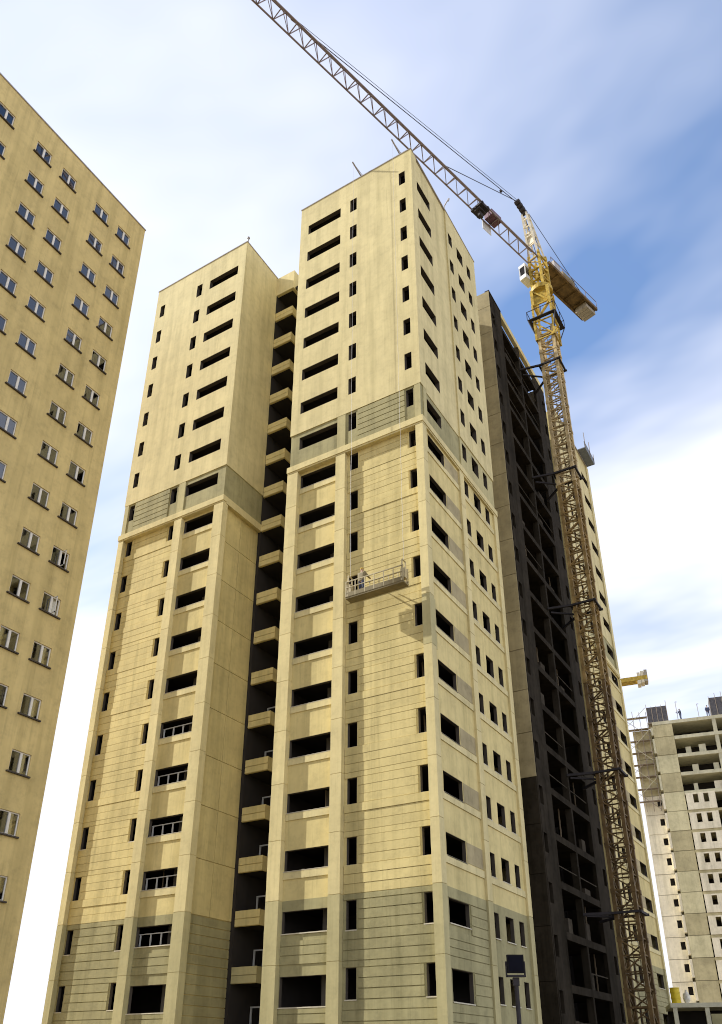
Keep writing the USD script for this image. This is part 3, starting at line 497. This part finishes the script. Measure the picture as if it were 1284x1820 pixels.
# ------------------------------------------------------------------ the finished block on the left
LB = thing('cream_apartment_block', 'tan apartment block with rows of small white framed double windows', 'building')
LX, LY1, LROOF, LD = -18.5, -7.42, 57.05, 9.3
FB2 = Frame((LX,0,0), (0,1,0), (1,0,0))
cols = [-9.15, -11.22, -14.12, -16.2, -19.1, -21.2, -24.1, -26.2]
wins = [(y-0.59, y+0.57, 55.0-3.017*k-1.13, 55.0-3.017*k) for y in cols for k in range(18)]
obj('wall', FB2.wall(-44, LY1, 0, LROOF, -0.3, 0, wins), 'tan', LB)
obj('wall', [box(LX-LD, LX-0.3, LY1-0.3, LY1, 0, LROOF), box(LX-LD, LX-LD+0.3, -44, LY1-0.3, 0, LROOF), box(LX-LD, LX, -44.3, -44, 0, LROOF)], 'tan', LB)
obj('roof', box(LX-LD+0.3, LX-0.3, -44, LY1-0.3, LROOF-0.9, LROOF-0.6), 'inner', LB); obj('coping', box(LX-0.34, LX+0.05, -44, LY1+0.04, LROOF, LROOF+0.1), 'coping', LB)
obj('partition', box(LX-1.6, LX-1.5, -43.5, LY1-0.4, 0, LROOF-1), 'inner', LB)
rw = random.Random(11)
def inview(p):
    d = np.asarray(p) - CAM; w = d @ CF; x = 642 + 1480.6*(d @ CR)/w; y = 1139.4 - 1480.6*(d @ CU)/w
    return -60 < x < 1340 and -60 < y < 1880
for (y0, y1, z0, z1) in wins:
    if not inview((LX, (y0+y1)/2, (z0+z1)/2)): continue
    ym = (y0+y1)/2 + 0.04; d0, d1 = -0.14, -0.07; t = 0.06
    fr = obj('window', [FB2.box(y0+.001, y0+t, d0, d1, z0+.001, z1-.001), FB2.box(y1-t, y1-.001, d0, d1, z0+.001, z1-.001), FB2.box(y0+t, y1-t, d0, d1, z1-t, z1-.001), FB2.box(y0+t, y1-t, d0, d1, z0+.001, z0+t), FB2.box(ym-0.065, ym+0.065, d0, d1+0.02, z0+t, z1-t)], 'upvc', LB)
    obj('sill', FB2.box(y0-0.14, y1+0.1, -0.065, 0.11, z0-0.075, z0), 'lining', fr)
    opened = rw.random() < 0.07
    obj('pane', FB2.box(y0+t, ym-0.065, -0.115, -0.105, z0+t, z1-t), 'glass', fr)
    if opened: obj('sash', [FB2.box(ym+0.03, ym+0.07, -0.12, 0.3, z0+t, z0+t+0.05), FB2.box(ym+0.03, ym+0.07, -0.12, 0.3, z1-t-0.05, z1-t), FB2.box(ym+0.03, ym+0.07, 0.25, 0.3, z0+t, z1-t)], 'upvc', fr)
    else: obj('pane', FB2.box(ym+0.065, y1-t, -0.115, -0.105, z0+t, z1-t), 'glass', fr)
    q = rw.random(); low = z0 < 42
    if q < (0.8 if low else 0.4):
        a, b = (y0, ym) if rw.random() < 0.4 else (y0, y1)
        n_ = 12; us = np.linspace(a+0.02, b-0.02, n_+1); v = []; f = []
        for k, u in enumerate(us): dd = -0.24 + 0.03*math.sin(k*1.9); v += [(u, dd, z0-0.02), (u, dd, z1)]
        for k in range(n_): f += [[2*k, 2*k+1, 2*k+3], [2*k, 2*k+3, 2*k+2]]
        obj('curtain', FB2.put((np.array(v), np.array(f))), 'curtain', fr)

# ------------------------------------------------------------------ the unfinished tower far behind on the right
FT = thing('unfinished_tower', 'distant unfinished concrete tower with open top storeys and white lower panels', 'building')
FF = Frame((-8.11, 98.33, 0), (0.9802, 0.198, 0), (0.198, -0.9802, 0))
zs = [49.05 - 3.03*k for k in range(17)]                                # tops of the floor slabs below the roof
obj('roof_slab', FF.box(0, 16, -14, 0.02, 51.2, 51.75), 'grey', FT)
rf = random.Random(5)
for k, z in enumerate(zs):
    top = 51.2 if k == 0 else zs[k-1] - 0.55
    obj('floor_slab', FF.box(3.02, 16, -13.9, 0.04, z-0.55 if k < 4 else z-0.4, z), 'grey' if k < 4 else 'beige2', FT)
    obj('cladding_panel', FF.box(0.03, 2.98, -0.3, rf.uniform(-0.02, 0.03), z+0.05, (51.16 if k == 0 else zs[k-1]) - 0.02), 'beige' if rf.random() < 0.65 else 'beige2', FT)
    obj('wing_panel', FF.box(-3.2, -0.35, -1.6, -1.3+rf.uniform(-.04,.04), z+0.04, (51.0 if k == 0 else zs[k-1]) - 0.03) if k < 4 else FF.wall(-3.2, -0.35, z+0.04, zs[k-1]-0.03, -1.6, -1.3+rf.uniform(-.04,.04), [(-1.15, -0.5, z+1.3, z+2.4)]), 'beige2' if k < 4 else 'white', FT)
    obj('corner_fin', FF.box(-0.33, 0.0, -1.5, -0.05, z+0.5, (51.0 if k == 0 else zs[k-1])-0.1), 'grey' if k < 4 else 'white', FT)
    if k >= 4:
        zt = zs[k-1] - 0.42
        p = obj('facade_panel', FF.wall(3.15, 7.35, z+0.02, zt, -0.2, 0.12, [(4.15, 4.87, zt-1.55, zt-0.2), (5.65, 6.38, zt-1.55, zt-0.2)]), 'white', FT)
        for a in (4.15, 5.65): obj('window_lining', [FF.box(a+.002, a+.05, -0.2, 0.1, zt-1.548, zt-0.202), FF.box(a+.67, a+.718, -0.2, 0.1, zt-1.548, zt-0.202)], 'lining', p)
        obj('facade_panel', FF.box(9.3, 16, -0.2, 0.06, z+0.02, zt), 'beige', FT)
    else:
        obj('column', FF.box(9.0, 9.55, -0.6, -0.02, z, top), 'grey', FT); obj('column', FF.box(13.5, 14, -0.6, -0.02, z, top), 'grey', FT)
for k, blocks in ((1, ((4.4,5.2),(6.4,7.4))), (2, ((4.9,5.8),(8.0,8.8))), (3, ((4.6,5.2),(7.6,9.0)))):
    for a, b in blocks: obj('block_wall', FF.box(a, b, -0.9, -0.65, zs[k], zs[k]+rf.uniform(1.1,1.5)), 'white' if b-a > 1.2 else 'grey', FT)
obj('partition', [FF.box(0.1, 16, -5.2, -5.0, 0, 51), FF.box(-3.15, -0.3, -2.36, -2.3, 0, 51)], 'inner', FT); obj('side_wall', [FF.box(-3.2, 0, -14, -2.4, 0, 51), FF.box(15.7, 16, -13.9, -0.3, 0, 51)], 'beige2', FT); obj('rear_wall', FF.box(0, 15.7, -14.2, -13.95, 0, 51), 'beige', FT)
def scaffold(label, u0, u1, d, z0, z1, n):
    s = thing('scaffold', label, 'scaffold', )
    pt = lambda u, dd, z: FF.O + FF.U*u + FF.N*dd + np.array([0,0,z])
    for k in range(n+1):
        u = u0 + (u1-u0)*k/n
        for dd in (d, d+0.9): obj('standard', beam(pt(u,dd,z0), pt(u,dd,z1+rf.uniform(0,1.2)), 0.07), 'pole', s)
    z = z0 + 1.5; q = 0
    while z < z1:
        obj('ledger', beam(pt(u0-.2,d+0.9,z), pt(u1+.2,d+0.9,z), 0.05), 'pole', s); obj('walk_board', FF.box(u0-.1, u1+.1, d+0.1, d+0.85, z-0.06, z), 'pole', s)
        obj('brace', beam(pt(u0 if q % 2 else u1,d+0.95,z-1.5), pt(u1 if q % 2 else u0,d+0.95,z+1.5), 0.065), 'grey' if q % 3 else 'pole', s); z += 2.0; q += 1
scaffold('pole scaffold climbing the left corner of the distant unfinished tower', -3.9, -0.7, -1.2, 37.5, 53.2, 3)
def roofbox(label, u0, u1, z1, posts):
    b = thing('roof_formwork', label, 'formwork'); 
    obj('shutter_panel', FF.box(u0, u1, -3.2, -0.6, 51.95, z1), 'tarp', b); obj('bearer', FF.box(u0-0.1, u1+0.1, -3.3, -0.5, 51.75, 51.95), 'pole', b)
    for k in range(posts): u = u0 + (u1-u0)*k/(posts-1); obj('prop', beam(FF.O+FF.U*u+FF.N*-0.55+np.array([0,0,51.9]), FF.O+FF.U*u+FF.N*-0.55+np.array([0,0,z1+rf.uniform(0.1,0.9)]), 0.07), 'pole', b)
roofbox('dark formwork box on the left end of the distant tower roof', -0.5, 2.6, 54.6, 5); roofbox('dark formwork box by the right picture edge on the distant tower roof', 9.2, 14.0, 55.0, 6)
for u, h, lab in ((4.1, 3.4, 'thin bare steel rod beside the person on the distant roof'), (7.3, 2.6, 'thin bare steel rod alone at the middle of the distant roof')):
    r_ = thing('steel_rod', lab, 'rod'); a = FF.O+FF.U*u+FF.N*-0.8+np.array([0,0,51.7]); obj('rod', beam(a, a+np.array([0,0,h]), 0.07), 'pole', r_); obj('hook', beam(a+np.array([0,0,h]), a+np.array([0.25,0,h-0.05]), 0.07), 'pole', r_)
person('worker in dark clothes leaning forward between formwork boxes on the distant roof', FF.O+FF.U*4.55+FF.N*-0.7+np.array([0,0,51.75]), (-0.8,-0.5), 'reach', 1.12)
person('worker standing right beside the right formwork box on the distant roof', FF.O+FF.U*8.7+FF.N*-0.6+np.array([0,0,51.75]), (0.3,-1.0), 'down', 1.12)

# ------------------------------------------------------------------ second crane, far behind
c2 = thing('tower_crane', 'distant yellow crane whose counterweight arm shows beyond the tower', 'crane')
W2 = np.array([-3.5, 73.8, 0]); D2 = np.array([0.97, 0.24, 0]); B2 = W2 - D2*8.0; N2 = np.array([-0.24, 0.97, 0])
Q = lambda a, b, z: B2 + D2*a + N2*b + np.array([0,0,z])
m2 = []
for i, j in CO: m2.append(beam(B2+[i*.8,j*.8,0], B2+[i*.8,j*.8,48.2], 0.2))
for k in range(24):
    for q in range(4): m2.append(beam(B2+[CO[q][0]*.8,CO[q][1]*.8,2*k], B2+[CO[(q+1)%4][0]*.8,CO[(q+1)%4][1]*.8,2*k+2], 0.1))
obj('mast', m2, 'yellow', c2)
ca = obj('counter_jib', [beam(Q(-0.5,b,48.5), Q(8.3,b,48.8), 0.2, 0.6) for b in (-.6,.6)] + [beam(Q(a,-.6,48.7), Q(a,.6,48.7), 0.15) for a in (1,3,5,7,8.2)] + [beam(Q(0,0,48.3), Q(6.8,0,48.5), 1.0, 0.1)], 'yellow', c2)
for k in range(3): v, f = box(0, 0.42, -0.7, 0.7, 47.9, 49.6); obj('counterweight', (np.array([Q(7.0+0.47*k+x[0], x[1], x[2] + 0.15*k) for x in v]), f), 'pale' if k < 2 else 'weight', ca)
obj('apex_frame', [beam(Q(0.6,b,48.8), Q(-0.3,b*0.3,54), 0.15) for b in (-.6,.6)] + [beam(Q(-0.6,b,48.8), Q(-0.3,b*0.3,54), 0.15) for b in (-.6,.6)], 'yellow', c2)
obj('jib', [beam(Q(-0.5,b,48.6), Q(-24,b,48.6), 0.12) for b in (-.5,.5)] + [beam(Q(-0.5,0,49.7), Q(-24,0,49.7), 0.12)] + [beam(Q(-0.5-1.5*k,b,48.6), Q(-1.25-1.5*k,0,49.7), 0.06) for k in range(15) for b in (-.5,.5)], 'yellow', c2)

# ------------------------------------------------------------------ low things at the foot of the towers
sh = thing('concrete_shelter', 'low grey concrete frame with flat slab roof at lower right', 'shelter')
FH = Frame((1.75, 34.0, 0), (0.9585, 0.285, 0), (0.285, -0.9585, 0))
obj('roof_slab', FH.box(0, 8.5, -5, 0.0, 5.65, 5.95), 'grey', sh)
for u in (0.15, 2.35, 6.5): obj('column', FH.box(u, u+0.3, -0.35, -0.05, 0, 5.65), 'grey', sh)
obj('back_wall', FH.box(0.1, 8.4, -4.9, -4.7, 0, 5.65), 'inner', sh); obj('parapet_block', FH.box(2.7, 8.4, -0.3, -0.08, 0, 5.2), 'khaki', sh)
dr = thing('yellow_drum', 'bright yellow steel drum standing on the low concrete slab', 'drum'); a = FH.O+FH.U*0.5+FH.N*-0.5
obj('drum_body', cyl(a+[0,0,5.955], a+[0,0,7.0], 0.34, 20), 'drum', dr, smooth=30)
for z in (5.96, 6.3, 6.65, 6.97): obj('hoop', cyl(a+[0,0,z], a+[0,0,z+0.05], 0.365, 20), 'drum', dr, smooth=30)
bg = thing('white_sack', 'pale slumped cement sack beside the yellow drum', 'sack'); a = FH.O+FH.U*1.25+FH.N*-0.45+np.array([0,0,6.33])
sk = trimesh.creation.icosphere(3, 1.0); sk.vertices *= [0.24, 0.2, 0.4]; sk.vertices += 0.03*np.sin(sk.vertices*17)[:, [1,2,0]]; sk.vertices[:, 2] = np.maximum(sk.vertices[:, 2], -0.37); sk.vertices += a
obj('sack_body', (sk.vertices, sk.faces), 'bag', bg, smooth=True); obj('neck', cyl(a+[0,0,0.36], a+[0.03,0,0.52], 0.07, 8), 'bag', bg)
fl = thing('floodlight', 'black square floodlight on a slim pole in front of the tower base', 'floodlight')
fx, fy = 9.95, -17.6
obj('pole', cyl((fx, fy, 0), (fx, fy, 3.3), 0.045, 10), 'steel', fl, smooth=30); obj('base_plate', box(fx-0.2, fx+0.2, fy-0.2, fy+0.2, 0, 0.04), 'steel', fl)
FP = Frame((fx, fy, 0), (0.857, 0.515, 0), (0.515, -0.857, 0))
hs = obj('housing', FP.box(-0.165, 0.165, 0.03, 0.12, 3.38, 3.72), 'black', fl); obj('lens', FP.box(-0.135, 0.135, 0.12, 0.127, 3.41, 3.69), 'lampglass', hs)
obj('bracket', [FP.box(-0.17, 0.17, -0.02, 0.1, 3.31, 3.345), FP.box(-0.06, 0.06, -0.05, 0.05, 3.15, 3.3), FP.box(-0.195, -0.17, 0.0, 0.06, 3.31, 3.6), FP.box(0.17, 0.195, 0.0, 0.06, 3.31, 3.6)], 'steel', fl)
